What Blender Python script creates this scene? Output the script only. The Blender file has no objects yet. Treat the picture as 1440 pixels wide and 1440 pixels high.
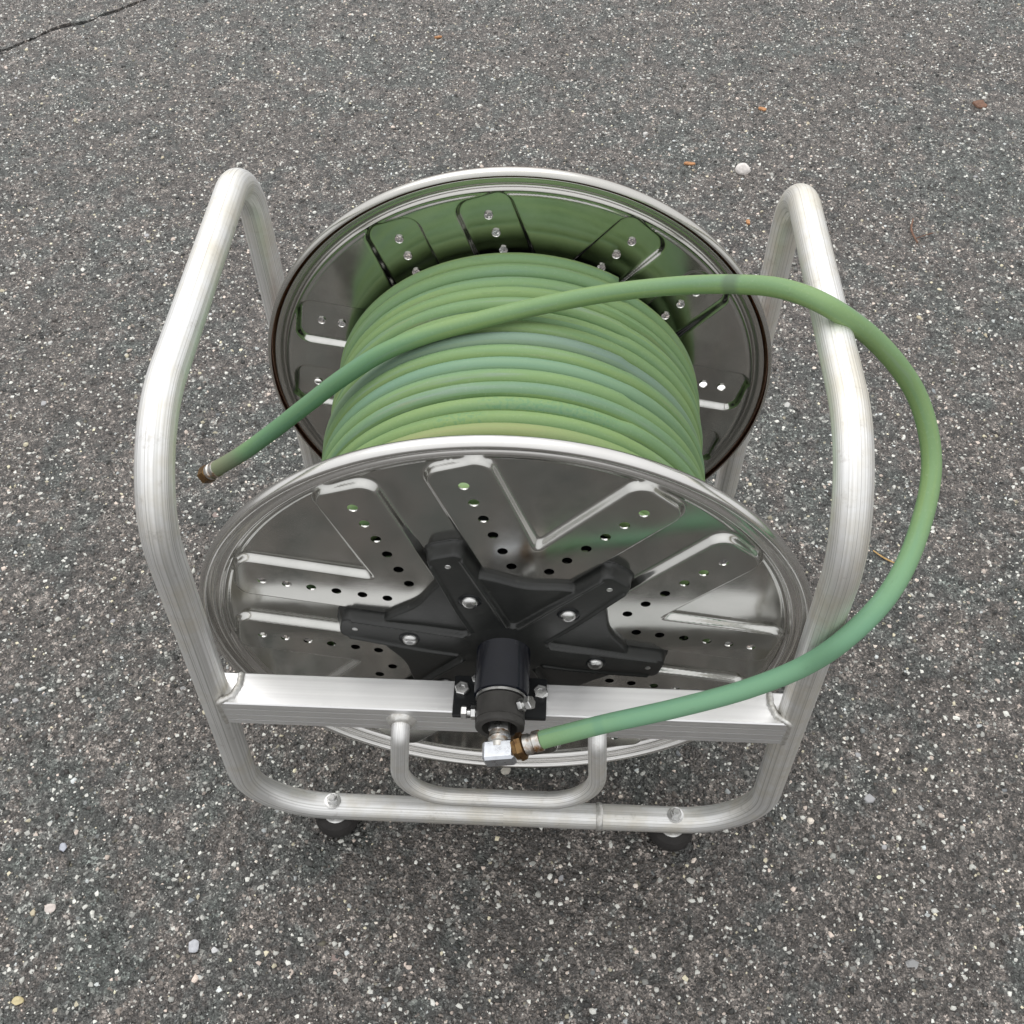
import bpy, math, random
import numpy as np
from mathutils import Vector, Matrix

random.seed(7)
RNG = np.random.default_rng(11)
R_ = math.radians
S = bpy.context.scene
COL = S.collection

# ------------------------------------------------------------------ camera
CAM_P = Vector((0.02517, -0.44649, 1.03442))
PITCH, YAW, ROLL = 0.6537, 0.0424, -0.0003
cd = bpy.data.cameras.new("camera")
cd.sensor_fit = 'HORIZONTAL'
cd.sensor_width = 36.0
cd.lens = 36.0 * 1448.30 / 1440.0
cd.shift_y = 9.71 / 1440.0
cd.clip_start = 0.01
cd.clip_end = 400.0
cam = bpy.data.objects.new("camera", cd)
COL.objects.link(cam)
CR = Matrix.Rotation(YAW, 4, 'Z') @ Matrix.Rotation(PITCH, 4, 'X') @ Matrix.Rotation(ROLL, 4, 'Z')
cam.matrix_world = Matrix.Translation(CAM_P) @ CR
S.camera = cam

# ------------------------------------------------------------------ light
SUN_EL, SUN_AZ = R_(62), R_(-28)          # azimuth from +Y towards +X
w = bpy.data.worlds.new("World")
S.world = w
w.use_nodes = True
nt = w.node_tree
nt.nodes.clear()
sky = nt.nodes.new('ShaderNodeTexSky')
sky.sky_type = 'NISHITA'
sky.sun_disc = False
sky.sun_elevation = SUN_EL
sky.sun_rotation = SUN_AZ
sky.air_density = 1.0
sky.dust_density = 4.0
sky.ozone_density = 1.0
hs = nt.nodes.new('ShaderNodeHueSaturation')   # an overcast sky: the same light, nearly colourless
hs.inputs['Saturation'].default_value = 0.13
bg = nt.nodes.new('ShaderNodeBackground')
bg.inputs['Strength'].default_value = 0.15
wo = nt.nodes.new('ShaderNodeOutputWorld')
nt.links.new(sky.outputs[0], hs.inputs['Color'])
# cloud deck: brightest overhead, falling to about half at the horizon
gz = nt.nodes.new('ShaderNodeTexCoord'); sp = nt.nodes.new('ShaderNodeSeparateXYZ')
nt.links.new(gz.outputs['Generated'], sp.inputs[0])
mr0 = nt.nodes.new('ShaderNodeMapRange')
mr0.inputs[1].default_value = 0; mr0.inputs[2].default_value = 1; mr0.inputs[3].default_value = 4.2; mr0.inputs[4].default_value = 7.6
nt.links.new(sp.outputs[2], mr0.inputs[0])
cl = nt.nodes.new('ShaderNodeMix'); cl.data_type = 'RGBA'; cl.blend_type = 'MIX'
cl.inputs[0].default_value = 0.75
nt.links.new(hs.outputs[0], cl.inputs[6]); nt.links.new(mr0.outputs[0], cl.inputs[7])
nt.links.new(cl.outputs[2], bg.inputs['Color'])
nt.links.new(bg.outputs[0], wo.inputs['Surface'])

sl = bpy.data.lights.new("sun", 'SUN')
sl.energy = 0.6
sl.angle = R_(60)
sl.color = (1.0, 0.97, 0.93)
sun = bpy.data.objects.new("sun", sl)
COL.objects.link(sun)
sd = Vector((math.sin(SUN_AZ) * math.cos(SUN_EL), math.cos(SUN_AZ) * math.cos(SUN_EL), math.sin(SUN_EL)))
sun.rotation_euler = sd.to_track_quat('Z', 'Y').to_euler()
sun.location = (0, 0, 5)

S.view_settings.view_transform = 'Standard'
S.view_settings.look = 'None'
S.view_settings.gamma = 1.0
S.view_settings.exposure = 0.48

# ------------------------------------------------------------------ helpers
def rayd(u, v):
    d = Vector(((u - 720) / 1448.30, -(v - 729.71) / 1448.30, -1.0))
    return CR.to_3x3() @ d
def at_z(u, v, z):
    d = rayd(u, v)
    return CAM_P + d * ((z - CAM_P.z) / d.z)
def at_y(u, v, y):
    d = rayd(u, v)
    return CAM_P + d * ((y - CAM_P.y) / d.y)
def at_d(u, v, dep):
    return CAM_P + rayd(u, v) * dep

WM = {}
def link(o, parent=None, world=None):
    COL.objects.link(o)
    world = world or Matrix.Identity(4)
    o.matrix_basis = world
    if parent:
        o.parent = parent
        o.matrix_parent_inverse = WM[parent.name].inverted()
    WM[o.name] = world.copy()
    return o
def empty(name, loc, label, cat, group=None):
    o = bpy.data.objects.new(name, None)
    o.empty_display_size = 0.05
    link(o, None, Matrix.Translation(Vector(loc)))
    tag(o, label, cat, group)
    return o
def tag(o, label=None, cat=None, group=None, kind=None):
    if label: o['label'] = label
    if cat: o['category'] = cat
    if group: o['group'] = group
    if kind: o['kind'] = kind
    return o
def mesh_obj(name, V, F, mat, parent=None, smooth=True, uv=None, label=None, sharp=None):
    """V world coords; the object's origin goes to the centre of its box"""
    V = np.asarray(V, dtype=float)
    c = (V.min(0) + V.max(0)) / 2
    me = bpy.data.meshes.new(name)
    me.from_pydata((V - c).tolist(), [], F)
    if uv is not None:
        l = me.uv_layers.new(name="UVMap")
        l.data.foreach_set('uv', np.asarray(uv, dtype=np.float32).ravel())
    me.materials.append(mat)
    if smooth:
        me.polygons.foreach_set('use_smooth', [True] * len(me.polygons))
        if sharp is not None:
            me.set_sharp_from_angle(angle=R_(sharp))
    me.update()
    o = bpy.data.objects.new(name, me)
    link(o, parent, Matrix.Translation(Vector(c)))
    if label: o['label'] = label
    return o
def copy_obj(src, parent, world, name=None):
    o = src.copy()
    if name: o.name = name
    link(o, parent, world)
    return o

def fillet(pts, rad, closed=False, n=14):
    P = [Vector(p) for p in pts]
    N = len(P)
    out = []
    for i in range(N):
        if not closed and i in (0, N - 1):
            out.append(P[i]); continue
        a, b, c = P[i - 1], P[i], P[(i + 1) % N]
        r = rad[i] if isinstance(rad, (list, tuple)) else rad
        u = (a - b).normalized(); v = (c - b).normalized()
        ang = u.angle(v)
        if r < 1e-6 or ang > 3.1:
            out.append(b); continue
        t = r / math.tan(ang / 2)
        t = min(t, 0.48 * (a - b).length, 0.48 * (c - b).length)
        rr = t * math.tan(ang / 2)
        cen = b + (u + v).normalized() * (rr / math.sin(ang / 2))
        p0 = b + u * t - cen; p1 = b + v * t - cen
        tot = p0.angle(p1)
        for k in range(n + 1):
            f = k / n
            out.append(cen + (p0 * math.sin((1 - f) * tot) + p1 * math.sin(f * tot)) / math.sin(tot))
    return out
def densify(pts, step, closed=False):
    out = []
    N = len(pts)
    for i in range(N if closed else N - 1):
        a, b = pts[i], pts[(i + 1) % N]
        k = max(1, int((b - a).length / step))
        for j in range(k):
            out.append(a.lerp(b, j / k))
    if not closed: out.append(pts[-1])
    return out
def catmull(pts, n=12):
    P = [Vector(p) for p in pts]
    P = [P[0] * 2 - P[1]] + P + [P[-1] * 2 - P[-2]]
    out = []
    for i in range(1, len(P) - 2):
        p0, p1, p2, p3 = P[i - 1:i + 3]
        t01 = max((p1 - p0).length, 1e-6) ** .5; t12 = max((p2 - p1).length, 1e-6) ** .5; t23 = max((p3 - p2).length, 1e-6) ** .5
        m1 = (p2 - p1 + t12 * ((p1 - p0) / t01 - (p2 - p0) / (t01 + t12)))
        m2 = (p2 - p1 + t12 * ((p3 - p2) / t23 - (p3 - p1) / (t12 + t23)))
        for k in range(n):
            t = k / n
            out.append(p1 * (2*t**3 - 3*t**2 + 1) + m1 * (t**3 - 2*t**2 + t) + p2 * (-2*t**3 + 3*t**2) + m2 * (t**3 - t**2))
    out.append(P[-2])
    return out
def sweep(path, rad, n=20, closed=False, cap=True, shape=None):
    """tube along path -> V, F, UV (u round 0..1, v metres along)"""
    P = [Vector(p) for p in path]
    N = len(P)
    T = []
    for i in range(N):
        a = P[i - 1] if (i > 0 or closed) else P[i]
        b = P[(i + 1) % N] if (i < N - 1 or closed) else P[i]
        T.append((b - a).normalized())
    ref = Vector((0, 0, 1)) if abs(T[0].z) < .9 else Vector((0, 1, 0))
    nrm = (ref - T[0] * ref.dot(T[0])).normalized()
    Ns = [nrm]
    for i in range(1, N):
        q = T[i - 1].rotation_difference(T[i])
        nrm = q @ nrm
        nrm = (nrm - T[i] * nrm.dot(T[i])).normalized()
        Ns.append(nrm)
    twist = 0.0
    if closed:
        q = T[-1].rotation_difference(T[0])
        e = q @ Ns[-1]
        twist = math.atan2(e.cross(Ns[0]).dot(T[0]), e.dot(Ns[0]))
    V = []; L = [0.0]
    for i in range(1, N): L.append(L[-1] + (P[i] - P[i - 1]).length)
    for i in range(N):
        a0 = twist * i / N
        B = T[i].cross(Ns[i])
        r = rad[i] if hasattr(rad, '__len__') else rad
        for k in range(n):
            a = 2 * math.pi * k / n + a0
            rr = r * (shape(k / n, i) if shape else 1)
            V.append(P[i] + (Ns[i] * math.cos(a) + B * math.sin(a)) * rr)
    F = []; UV = []
    M = N if closed else N - 1
    tot = L[-1] + ((P[0] - P[-1]).length if closed else 0)
    for i in range(M):
        j = (i + 1) % N
        l0, l1 = L[i], (L[j] if j else tot)
        for k in range(n):
            m = (k + 1) % n
            F.append((i * n + k, i * n + m, j * n + m, j * n + k))
            UV += [(k / n, l0), ((k + 1) / n, l0), ((k + 1) / n, l1), (k / n, l1)]
    if cap and not closed:
        F.append(tuple(range(n - 1, -1, -1))); UV += [(0, L[0])] * n
        F.append(tuple((N - 1) * n + k for k in range(n))); UV += [(0, L[-1])] * n
    return V, F, UV
def lathe(origin, axis, prof, n=32, phase=0.0, up=None):
    """prof: list of (t along axis, radius)"""
    O = Vector(origin); A = Vector(axis).normalized()
    ref = Vector(up) if up else (Vector((0, 0, 1)) if abs(A.z) < .9 else Vector((0, 1, 0)))
    X = (ref - A * ref.dot(A)).normalized(); Y = A.cross(X)
    V = []; F = []
    m = len(prof)
    for t, r in prof:
        for k in range(n):
            a = 2 * math.pi * k / n + phase
            V.append(O + A * t + (X * math.cos(a) + Y * math.sin(a)) * max(r, 1e-5))
    for i in range(m - 1):
        for k in range(n):
            F.append((i * n + k, i * n + (k + 1) % n, (i + 1) * n + (k + 1) % n, (i + 1) * n + k))
    if prof[0][1] > 1e-4: F.append(tuple(range(n - 1, -1, -1)))
    if prof[-1][1] > 1e-4: F.append(tuple((m - 1) * n + k for k in range(n)))
    return V, F
def join(*parts):
    V = []; F = []
    for v, f in parts:
        o = len(V)
        V += list(v); F += [tuple(i + o for i in q) for q in f]
    return V, F
def rbox(lo, hi, b=0.002):
    """box with chamfered edges"""
    lo = Vector(lo); hi = Vector(hi)
    V = []; idx = {}
    for sx in (0, 1):
        for sy in (0, 1):
            for sz in (0, 1):
                c = [hi[0] if sx else lo[0], hi[1] if sy else lo[1], hi[2] if sz else lo[2]]
                s = [-1 if sx else 1, -1 if sy else 1, -1 if sz else 1]
                for ax in range(3):
                    p = list(c)
                    for q in range(3):
                        if q != ax: p[q] += s[q] * b
                    idx[(sx, sy, sz, ax)] = len(V); V.append(Vector(p))
    F = []
    cen = (lo + hi) / 2
    def add(f):
        n = (V[f[1]] - V[f[0]]).cross(V[f[2]] - V[f[0]])
        m = sum((V[i] for i in f), Vector()) / len(f)
        F.append(tuple(f) if n.dot(m - cen) > 0 else tuple(reversed(f)))
    for ax in range(3):
        o = [q for q in range(3) if q != ax]
        for s in (0, 1):
            f = []
            for a, c in ((0, 0), (1, 0), (1, 1), (0, 1)):
                k = [0, 0, 0]; k[ax] = s; k[o[0]] = a; k[o[1]] = c
                f.append(idx[(*k, ax)])
            add(f)
        for a in (0, 1):
            for c in (0, 1):
                k0 = [0, 0, 0]; k0[o[0]] = a; k0[o[1]] = c; k1 = list(k0); k1[ax] = 1
                add([idx[(*k0, o[0])], idx[(*k0, o[1])], idx[(*k1, o[1])], idx[(*k1, o[0])]])
    for k in [(a, c, d) for a in (0, 1) for c in (0, 1) for d in (0, 1)]:
        add([idx[(*k, 0)], idx[(*k, 1)], idx[(*k, 2)]])
    return V, F
def hexbolt(origin, axis, r=.0055, h=.0045, washer=True, up=None):
    """hex head with chamfered crown on a washer"""
    parts = []
    t = 0
    if washer:
        parts.append(lathe(origin, axis, [(-.0005, r * 1.45), (.0012, r * 1.45), (.0014, r * 1.35), (.0014, r * .5)], 24, 0, up)); t = .0012
    parts.append(lathe(origin, axis, [(t, r * .98), (t + h * .85, r), (t + h, r * .86), (t + h + .0001, r * .4), (t + h - .0004, r * .3)], 6, .3, up))
    return join(*parts)

# ------------------------------------------------------------------ materials
def mat(name):
    m = bpy.data.materials.new(name)
    m.use_nodes = True
    t = m.node_tree
    b = t.nodes['Principled BSDF']
    return m, t, b
def N(t, typ, **kw):
    n = t.nodes.new(typ)
    for k, v in kw.items():
        if k.startswith('i_'):
            n.inputs[int(k[2:]) if k[2:].isdigit() else k[2:].replace('_', ' ')].default_value = v
        else:
            setattr(n, k, v)
    return n
def ramp(t, fac, stops, interp='LINEAR'):
    r = t.nodes.new('ShaderNodeValToRGB')
    r.color_ramp.interpolation = interp
    e = r.color_ramp.elements
    while len(e) < len(stops): e.new(.5)
    for k, (p, c) in enumerate(stops):
        e[k].position = p
        e[k].color = (c, c, c, 1) if not hasattr(c, '__len__') else (*c, 1)
    t.links.new(fac, r.inputs[0])
    return r.outputs[0]
def mixc(t, fac, a, b, typ='MIX'):
    m = t.nodes.new('ShaderNodeMix')
    m.data_type = 'RGBA'; m.blend_type = typ
    for sock, val in ((m.inputs[0], fac), (m.inputs[6], a), (m.inputs[7], b)):
        if isinstance(val, bpy.types.NodeSocket): t.links.new(val, sock)
        elif hasattr(val, '__len__'): sock.default_value = (*val, 1)
        else: sock.default_value = val
    return m.outputs[2]
def bump(t, b, h, strength, dist):
    n = t.nodes.new('ShaderNodeBump')
    n.inputs['Strength'].default_value = strength
    n.inputs['Distance'].default_value = dist
    t.links.new(h, n.inputs['Height'])
    old = b.inputs['Normal'].links
    if old: t.links.new(old[0].from_socket, n.inputs['Normal'])
    t.links.new(n.outputs[0], b.inputs['Normal'])
def coords(t, kind, scale=(1, 1, 1)):
    tc = t.nodes.new('ShaderNodeTexCoord')
    mp = t.nodes.new('ShaderNodeMapping')
    mp.inputs['Scale'].default_value = scale
    t.links.new(tc.outputs[kind], mp.inputs['Vector'])
    return mp.outputs[0]
def noise(t, vec, scale, detail=3, rough=.55):
    n = N(t, 'ShaderNodeTexNoise')
    n.inputs['Scale'].default_value = scale; n.inputs['Detail'].default_value = detail; n.inputs['Roughness'].default_value = rough
    t.links.new(vec, n.inputs['Vector'])
    return n.outputs['Fac']

def m_aluminium_tube():
    m, t, b = mat("drawn_aluminium_tube")
    b.inputs['Metallic'].default_value = 0.85
    st = noise(t, coords(t, 'UV', (38, 1.2, 1)), 1.0, 4, .6)         # drawing lines along the tube
    fine = noise(t, coords(t, 'UV', (150, 4, 1)), 1.0, 2, .5)
    blot = noise(t, coords(t, 'Object', (1, 1, 1)), 14, 5, .65)
    c = ramp(t, st, [(.3, (.64, .64, .62)), (.5, (.85, .85, .84)), (.7, (.93, .93, .92))])
    stain = ramp(t, blot, [(.46, 0.0), (.66, .6)])
    c = mixc(t, stain, c, (.66, .61, .49))
    lines = noise(t, coords(t, 'UV', (70, .8, 1)), 1.0, 2, .5)
    c = mixc(t, ramp(t, lines, [(.56, 0.), (.60, .5)]), c, (.38, .37, .35))
    grime = noise(t, coords(t, 'Object', (1, 1, 1)), 70, 6, .75)
    c = mixc(t, ramp(t, grime, [(.58, 0.), (.72, .35)]), c, (.38, .35, .30))
    t.links.new(c, b.inputs['Base Color'])
    r = ramp(t, blot, [(.3, .44), (.7, .60)])
    t.links.new(r, b.inputs['Roughness'])
    bump(t, b, st, .45, .0007)
    bump(t, b, lines, .5, .0005)
    bump(t, b, fine, .25, .0002)
    return m
def m_aluminium_bar():
    m, t, b = mat("extruded_aluminium")
    b.inputs['Metallic'].default_value = 0.85
    st = noise(t, coords(t, 'Object', (3, 260, 260)), 1.0, 4, .6)
    bl = noise(t, coords(t, 'Object', (1, 1, 1)), 22, 4, .6)
    t.links.new(ramp(t, st, [(.3, (.82, .82, .82)), (.7, (.93, .93, .93))]), b.inputs['Base Color'])
    t.links.new(ramp(t, bl, [(.3, .30), (.7, .42)]), b.inputs['Roughness'])
    bump(t, b, st, .25, .0003)
    return m
def m_weld():
    m, t, b = mat("aluminium_weld")
    b.inputs['Metallic'].default_value = .8
    n = noise(t, coords(t, 'Object'), 220, 4)
    t.links.new(ramp(t, n, [(.3, (.5, .48, .44)), (.7, (.8, .8, .78))]), b.inputs['Base Color'])
    b.inputs['Roughness'].default_value = .4
    bump(t, b, n, .5, .001)
    return m
def m_steel_sheet():
    m, t, b = mat("polished_stainless_sheet")
    b.inputs['Metallic'].default_value = 1
    v = coords(t, 'Object')
    wob = noise(t, v, 9, 2, .4)
    smear = noise(t, v, 35, 5, .65)
    scr = noise(t, coords(t, 'Object', (30, 1, 900)), 1.0, 3, .6)
    t.links.new(ramp(t, smear, [(.3, (.50, .50, .475)), (.75, (.60, .595, .57))]), b.inputs['Base Color'])
    t.links.new(ramp(t, smear, [(.3, .10), (.7, .19)]), b.inputs['Roughness'])
    bump(t, b, wob, .35, .006)
    bump(t, b, scr, .04, .0002)
    return m
def m_steel_bright(name="bright_zinc_steel", col=(.70, .70, .69), rough=.28, tint=None):
    m, t, b = mat(name)
    b.inputs['Metallic'].default_value = 1
    n = noise(t, coords(t, 'Object'), 160, 4)
    c = ramp(t, n, [(.35, tuple(x * .8 for x in col)), (.65, col)])
    if tint:
        n2 = noise(t, coords(t, 'Object'), 90, 5, .7)
        c = mixc(t, ramp(t, n2, [(.45, 0.), (.62, 1.)]), c, tint)
    t.links.new(c, b.inputs['Base Color'])
    t.links.new(ramp(t, n, [(.3, rough * .8), (.7, rough * 1.4)]), b.inputs['Roughness'])
    bump(t, b, n, .12, .0004)
    return m
def m_cast(name, col, rough, spots=True):
    m, t, b = mat(name)
    n = noise(t, coords(t, 'Object'), 320, 4, .6)
    big = noise(t, coords(t, 'Object'), 30, 5, .7)
    c = ramp(t, big, [(.35, tuple(x * .8 for x in col)), (.75, tuple(x * 1.5 for x in col))])
    if spots:
        c = mixc(t, ramp(t, noise(t, coords(t, 'Object'), 140, 6, .75), [(.64, 0.), (.72, .5)]), c, (.10, .10, .09))
    t.links.new(c, b.inputs['Base Color'])
    t.links.new(ramp(t, big, [(.3, rough * .8), (.7, rough * 1.25)]), b.inputs['Roughness'])
    b.inputs['Specular IOR Level'].default_value = .3
    bump(t, b, n, .25, .0004)
    return m
def m_rubber(name, printv=(), darkv=None, blotch=1.0):
    """green hose cover: colour drifts along its length"""
    m, t, b = mat(name)
    uv = coords(t, 'UV', (1.6, 1, 1))
    a = noise(t, coords(t, 'UV', (1.1, 1.6, 1)), 1.3, 4, .6)
    a2 = noise(t, coords(t, 'UV', (2.2, 3.0, 1)), 1.9, 5, .65)
    a3 = noise(t, coords(t, 'UV', (3.5, 5.0, 1)), 1.1, 4, .6)
    c = ramp(t, a, [(.30, (.135, .235, .095)), (.44, (.205, .310, .120)), (.56, (.170, .285, .135)), (.70, (.155, .260, .175))])
    c = mixc(t, ramp(t, a2, [(.56, 0.), (.72, .65)]), c, (.235, .300, .265))
    c = mixc(t, ramp(t, a3, [(.62, 0.), (.78, .6 * blotch)]), c, (.300, .270, .130))
    gr = noise(t, coords(t, 'Object'), 420, 4, .7)
    c = mixc(t, ramp(t, gr, [(.55, 0.), (.8, .25)]), c, (.40, .46, .36))
    uvs = N(t, 'ShaderNodeSeparateXYZ')
    tc = t.nodes.new('ShaderNodeTexCoord')
    t.links.new(tc.outputs['UV'], uvs.inputs[0])
    def band(centre, half, amount, col):
        nonlocal c
        s = N(t, 'ShaderNodeMath', operation='SUBTRACT'); t.links.new(uvs.outputs[1], s.inputs[0]); s.inputs[1].default_value = centre
        q = N(t, 'ShaderNodeMath', operation='ABSOLUTE'); t.links.new(s.outputs[0], q.inputs[0])
        mr = N(t, 'ShaderNodeMapRange'); mr.inputs[1].default_value = half * .6; mr.inputs[2].default_value = half * 1.3
        mr.inputs[3].default_value = amount; mr.inputs[4].default_value = 0
        t.links.new(q.outputs[0], mr.inputs[0])
        c = mixc(t, mr.outputs[0], c, col)
    for cc, hh, am, co in (darkv or []): band(cc, hh, am, co)
    for cc, hh in printv:                                   # worn, unreadable ink marks
        base = c
        ink = ramp(t, noise(t, coords(t, 'UV', (16, 330, 1)), 1.0, 1, .4), [(.52, 0.), (.58, 1.)])
        c = mixc(t, ink, c, (.07, .22, .14))
        ink_c = c; c = base
        keep = c
        s = N(t, 'ShaderNodeMath', operation='SUBTRACT'); t.links.new(uvs.outputs[1], s.inputs[0]); s.inputs[1].default_value = cc
        q = N(t, 'ShaderNodeMath', operation='ABSOLUTE'); t.links.new(s.outputs[0], q.inputs[0])
        mr = N(t, 'ShaderNodeMapRange'); mr.inputs[1].default_value = hh * .8; mr.inputs[2].default_value = hh * 1.1
        mr.inputs[3].default_value = .28; mr.inputs[4].default_value = 0
        t.links.new(q.outputs[0], mr.inputs[0])
        c = mixc(t, mr.outputs[0], keep, ink_c)
    t.links.new(c, b.inputs['Base Color'])
    b.inputs['Roughness'].default_value = .62
    b.inputs['Specular IOR Level'].default_value = .35
    sc = noise(t, coords(t, 'UV', (9, 26, 1)), 1.0, 6, .75)
    c = mixc(t, ramp(t, sc, [(.60, 0.), (.74, .35)]), c, (.085, .130, .075))
    sc2 = noise(t, coords(t, 'UV', (14, 9, 1)), 1.3, 6, .75)
    c = mixc(t, ramp(t, sc2, [(.60, 0.), (.76, .4)]), c, (.330, .360, .300))
    t.links.new(c, b.inputs['Base Color'])
    bump(t, b, gr, .15, .0004)
    bump(t, b, sc, .2, .0003)
    return m
def m_simple(name, col, rough, metal=0, nz=60, var=.25, bmp=.2, bd=.0005):
    m, t, b = mat(name)
    n = noise(t, coords(t, 'Object'), nz, 5, .65)
    t.links.new(ramp(t, n, [(.3, tuple(x * (1 - var) for x in col)), (.7, tuple(min(1, x * (1 + var)) for x in col))]), b.inputs['Base Color'])
    b.inputs['Roughness'].default_value = rough
    b.inputs['Metallic'].default_value = metal
    bump(t, b, n, bmp, bd)
    return m
def m_asphalt():
    m, t, b = mat("worn_asphalt")
    geo = t.nodes.new('ShaderNodeNewGeometry')
    pos = geo.outputs['Position']
    # slight warp so that grains are not round cells
    def vor(scale, feature='F1'):
        v = N(t, 'ShaderNodeTexVoronoi', feature=feature)
        v.inputs['Scale'].default_value = scale
        v.inputs['Randomness'].default_value = 1
        t.links.new(pos, v.inputs['Vector'])
        return v
    v1 = vor(520); v2 = vor(230); v3 = vor(900)
    def val(v):
        s = N(t, 'ShaderNodeSeparateColor'); t.links.new(v.outputs['Color'], s.inputs[0]); return s
    s1, s2, s3 = val(v1), val(v2), val(v3)
    fine = ramp(t, s1.outputs[0], [(0, .012), (.45, .030), (.72, .068), (.90, .15), (.97, .36), (1, .55)])
    mid = ramp(t, s2.outputs[0], [(0, .013), (.5, .038), (.78, .10), (.93, .24), (1, .45)])
    tiny = ramp(t, s3.outputs[0], [(0, .03), (.6, .08), (.9, .2), (1, .5)])
    c = mixc(t, ramp(t, s1.outputs[1], [(.45, 0.), (.55, 1.)]), fine, mid)
    c = mixc(t, .35, c, tiny)
    # tint per grain, and slow drift between brownish and greenish grey
    big = noise(t, pos, 3.2, 6, .7)
    big2 = noise(t, pos, 17, 5, .7)
    mx = N(t, 'ShaderNodeMath', operation='ADD'); t.links.new(big, mx.inputs[0]); t.links.new(big2, mx.inputs[1])
    tint = ramp(t, mx.outputs[0], [(.84, (.90, 1.0, .92)), (.98, (1.03, 1.0, .93)), (1.10, (1.13, 1.0, .90))])
    c = mixc(t, 1.0, c, tint, 'MULTIPLY')
    lv = ramp(t, big2, [(.3, .70), (.7, 1.3)])
    v4 = vor(95); s4 = val(v4)
    c = mixc(t, 1.0, c, ramp(t, s4.outputs[0], [(0, .62), (.6, 1.0), (1, 1.5)]), 'MULTIPLY')
    c = mixc(t, 1.0, c, lv, 'MULTIPLY')
    t.links.new(c, b.inputs['Base Color'])
    t.links.new(ramp(t, s1.outputs[2], [(0, .28), (1, .6)]), b.inputs['Roughness'])
    b.inputs['Specular IOR Level'].default_value = .65
    bump(t, b, v2.outputs['Distance'], .9, .0028)
    bump(t, b, v1.outputs['Distance'], .8, .0014)
    bump(t, b, noise(t, pos, 60, 4), .35, .004)
    return m
def m_stone():
    m, t, b = mat("aggregate_stone")
    at = N(t, 'ShaderNodeAttribute', attribute_name='tone')
    n = noise(t, coords(t, 'Object'), 700, 4, .7)
    c = mixc(t, 1.0, at.outputs['Color'], ramp(t, n, [(.3, .72), (.7, 1.2)]), 'MULTIPLY')
    t.links.new(c, b.inputs['Base Color'])
    b.inputs['Roughness'].default_value = .38
    bump(t, b, n, .3, .0006)
    return m

M_TUBE = m_aluminium_tube(); M_BAR = m_aluminium_bar(); M_WELD = m_weld()
M_SHEET = m_steel_sheet(); M_ZINC = m_steel_bright()
M_BEAD = m_simple("rolled_stainless_edge", (.70, .69, .67), .17, 1, 14, .05, .03, .001)
M_BLACK = m_cast("black_cast_hub", (.018, .019, .018), .34)
M_BLACK.node_tree.nodes["Principled BSDF"].inputs["Specular IOR Level"].default_value = .5
M_GLOSS = m_cast("glossy_black_paint", (.0035, .0045, .009), .14)
M_PLATE = m_cast("black_painted_plate", (.008, .009, .010), .3)
M_COLLAR = m_cast("dark_cast_collar", (.050, .048, .045), .5)
M_FOOT = m_simple("black_rubber", (.022, .020, .019), .7, 0, 120, .3)
M_BRASS = m_steel_bright("tarnished_brass", (.26, .16, .07), .48, (.10, .055, .03))
M_RUSTY = m_steel_bright("zinc_with_rust", (.66, .65, .62), .36, (.30, .17, .08))
M_ASPHALT = m_asphalt(); M_STONE = m_stone()
M_DIRT = m_simple("dirt_in_crack", (.004, .003, .003), .95, 0, 200, .5)

# ------------------------------------------------------------------ ground with its crack
crack_px = [(-60, 96), (-25, 82), (0, 72), (14, 68), (30, 61), (48, 54), (62, 47), (74, 41), (88, 37), (101, 34), (118, 32),
            (132, 28), (141, 21), (156, 18), (172, 12), (187, 6), (205, 0), (236, -9), (280, -26), (330, -40)]
cp = [at_z(u, v, 0) for u, v in crack_px]
cx = np.array([p.x for p in cp]); cy = np.array([p.y for p in cp])
xs = np.concatenate([np.linspace(-30, cx[0] - .3, 24), np.arange(cx[0] - .25, cx[-1] + .25, .004), np.linspace(cx[-1] + .3, 30, 24)])
sl0 = (cy[-1] - cy[0]) / (cx[-1] - cx[0])
def crack_y(x):
    y = np.interp(x, cx, cy)
    y = np.where(x < cx[0], cy[0] + (x - cx[0]) * sl0 * .8, y)
    return np.where(x > cx[-1], cy[-1] + (x - cx[-1]) * sl0 * .9, y)
CY = crack_y(xs) + RNG.normal(0, .0010, len(xs))
CW = np.interp(xs, [cx[0], cx[4], cx[12], cx[-3], cx[-1]], [.0105, .0090, .0055, .0060, .0050]) * np.repeat(RNG.uniform(.5, 1.5, len(xs) // 3 + 1), 3)[:len(xs)]
V = []; F = []
n = len(xs)
rows = [30 + 0 * xs, CY + CW, CY + CW * .7, CY - CW * .7, CY - CW, -30 + 0 * xs]
zs = [0, 0, -.012, -.012, 0, 0]
for r, z in zip(rows, zs):
    V += [(x, y, z) for x, y in zip(xs, r)]
for k in (0, 1, 3, 4):
    for i in range(n - 1):
        F.append((k * n + i, (k + 1) * n + i, (k + 1) * n + i + 1, k * n + i + 1))
ground = mesh_obj("ground", V, F, M_ASPHALT, None, smooth=False)
tag(ground, "worn grey asphalt with pale aggregate and one thin crack", None, None, "structure")
k = 2
Fd = [(i, n + i, n + i + 1, i + 1) for i in range(n - 1)]
Vd = [(x, y, -.0040) for x, y in zip(xs, rows[2])] + [(x, y, -.0040) for x, y in zip(xs, rows[3])]
crack = mesh_obj("crack", Vd, Fd, M_DIRT, ground, smooth=False, label="thin dark crack across the far left corner")

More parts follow.
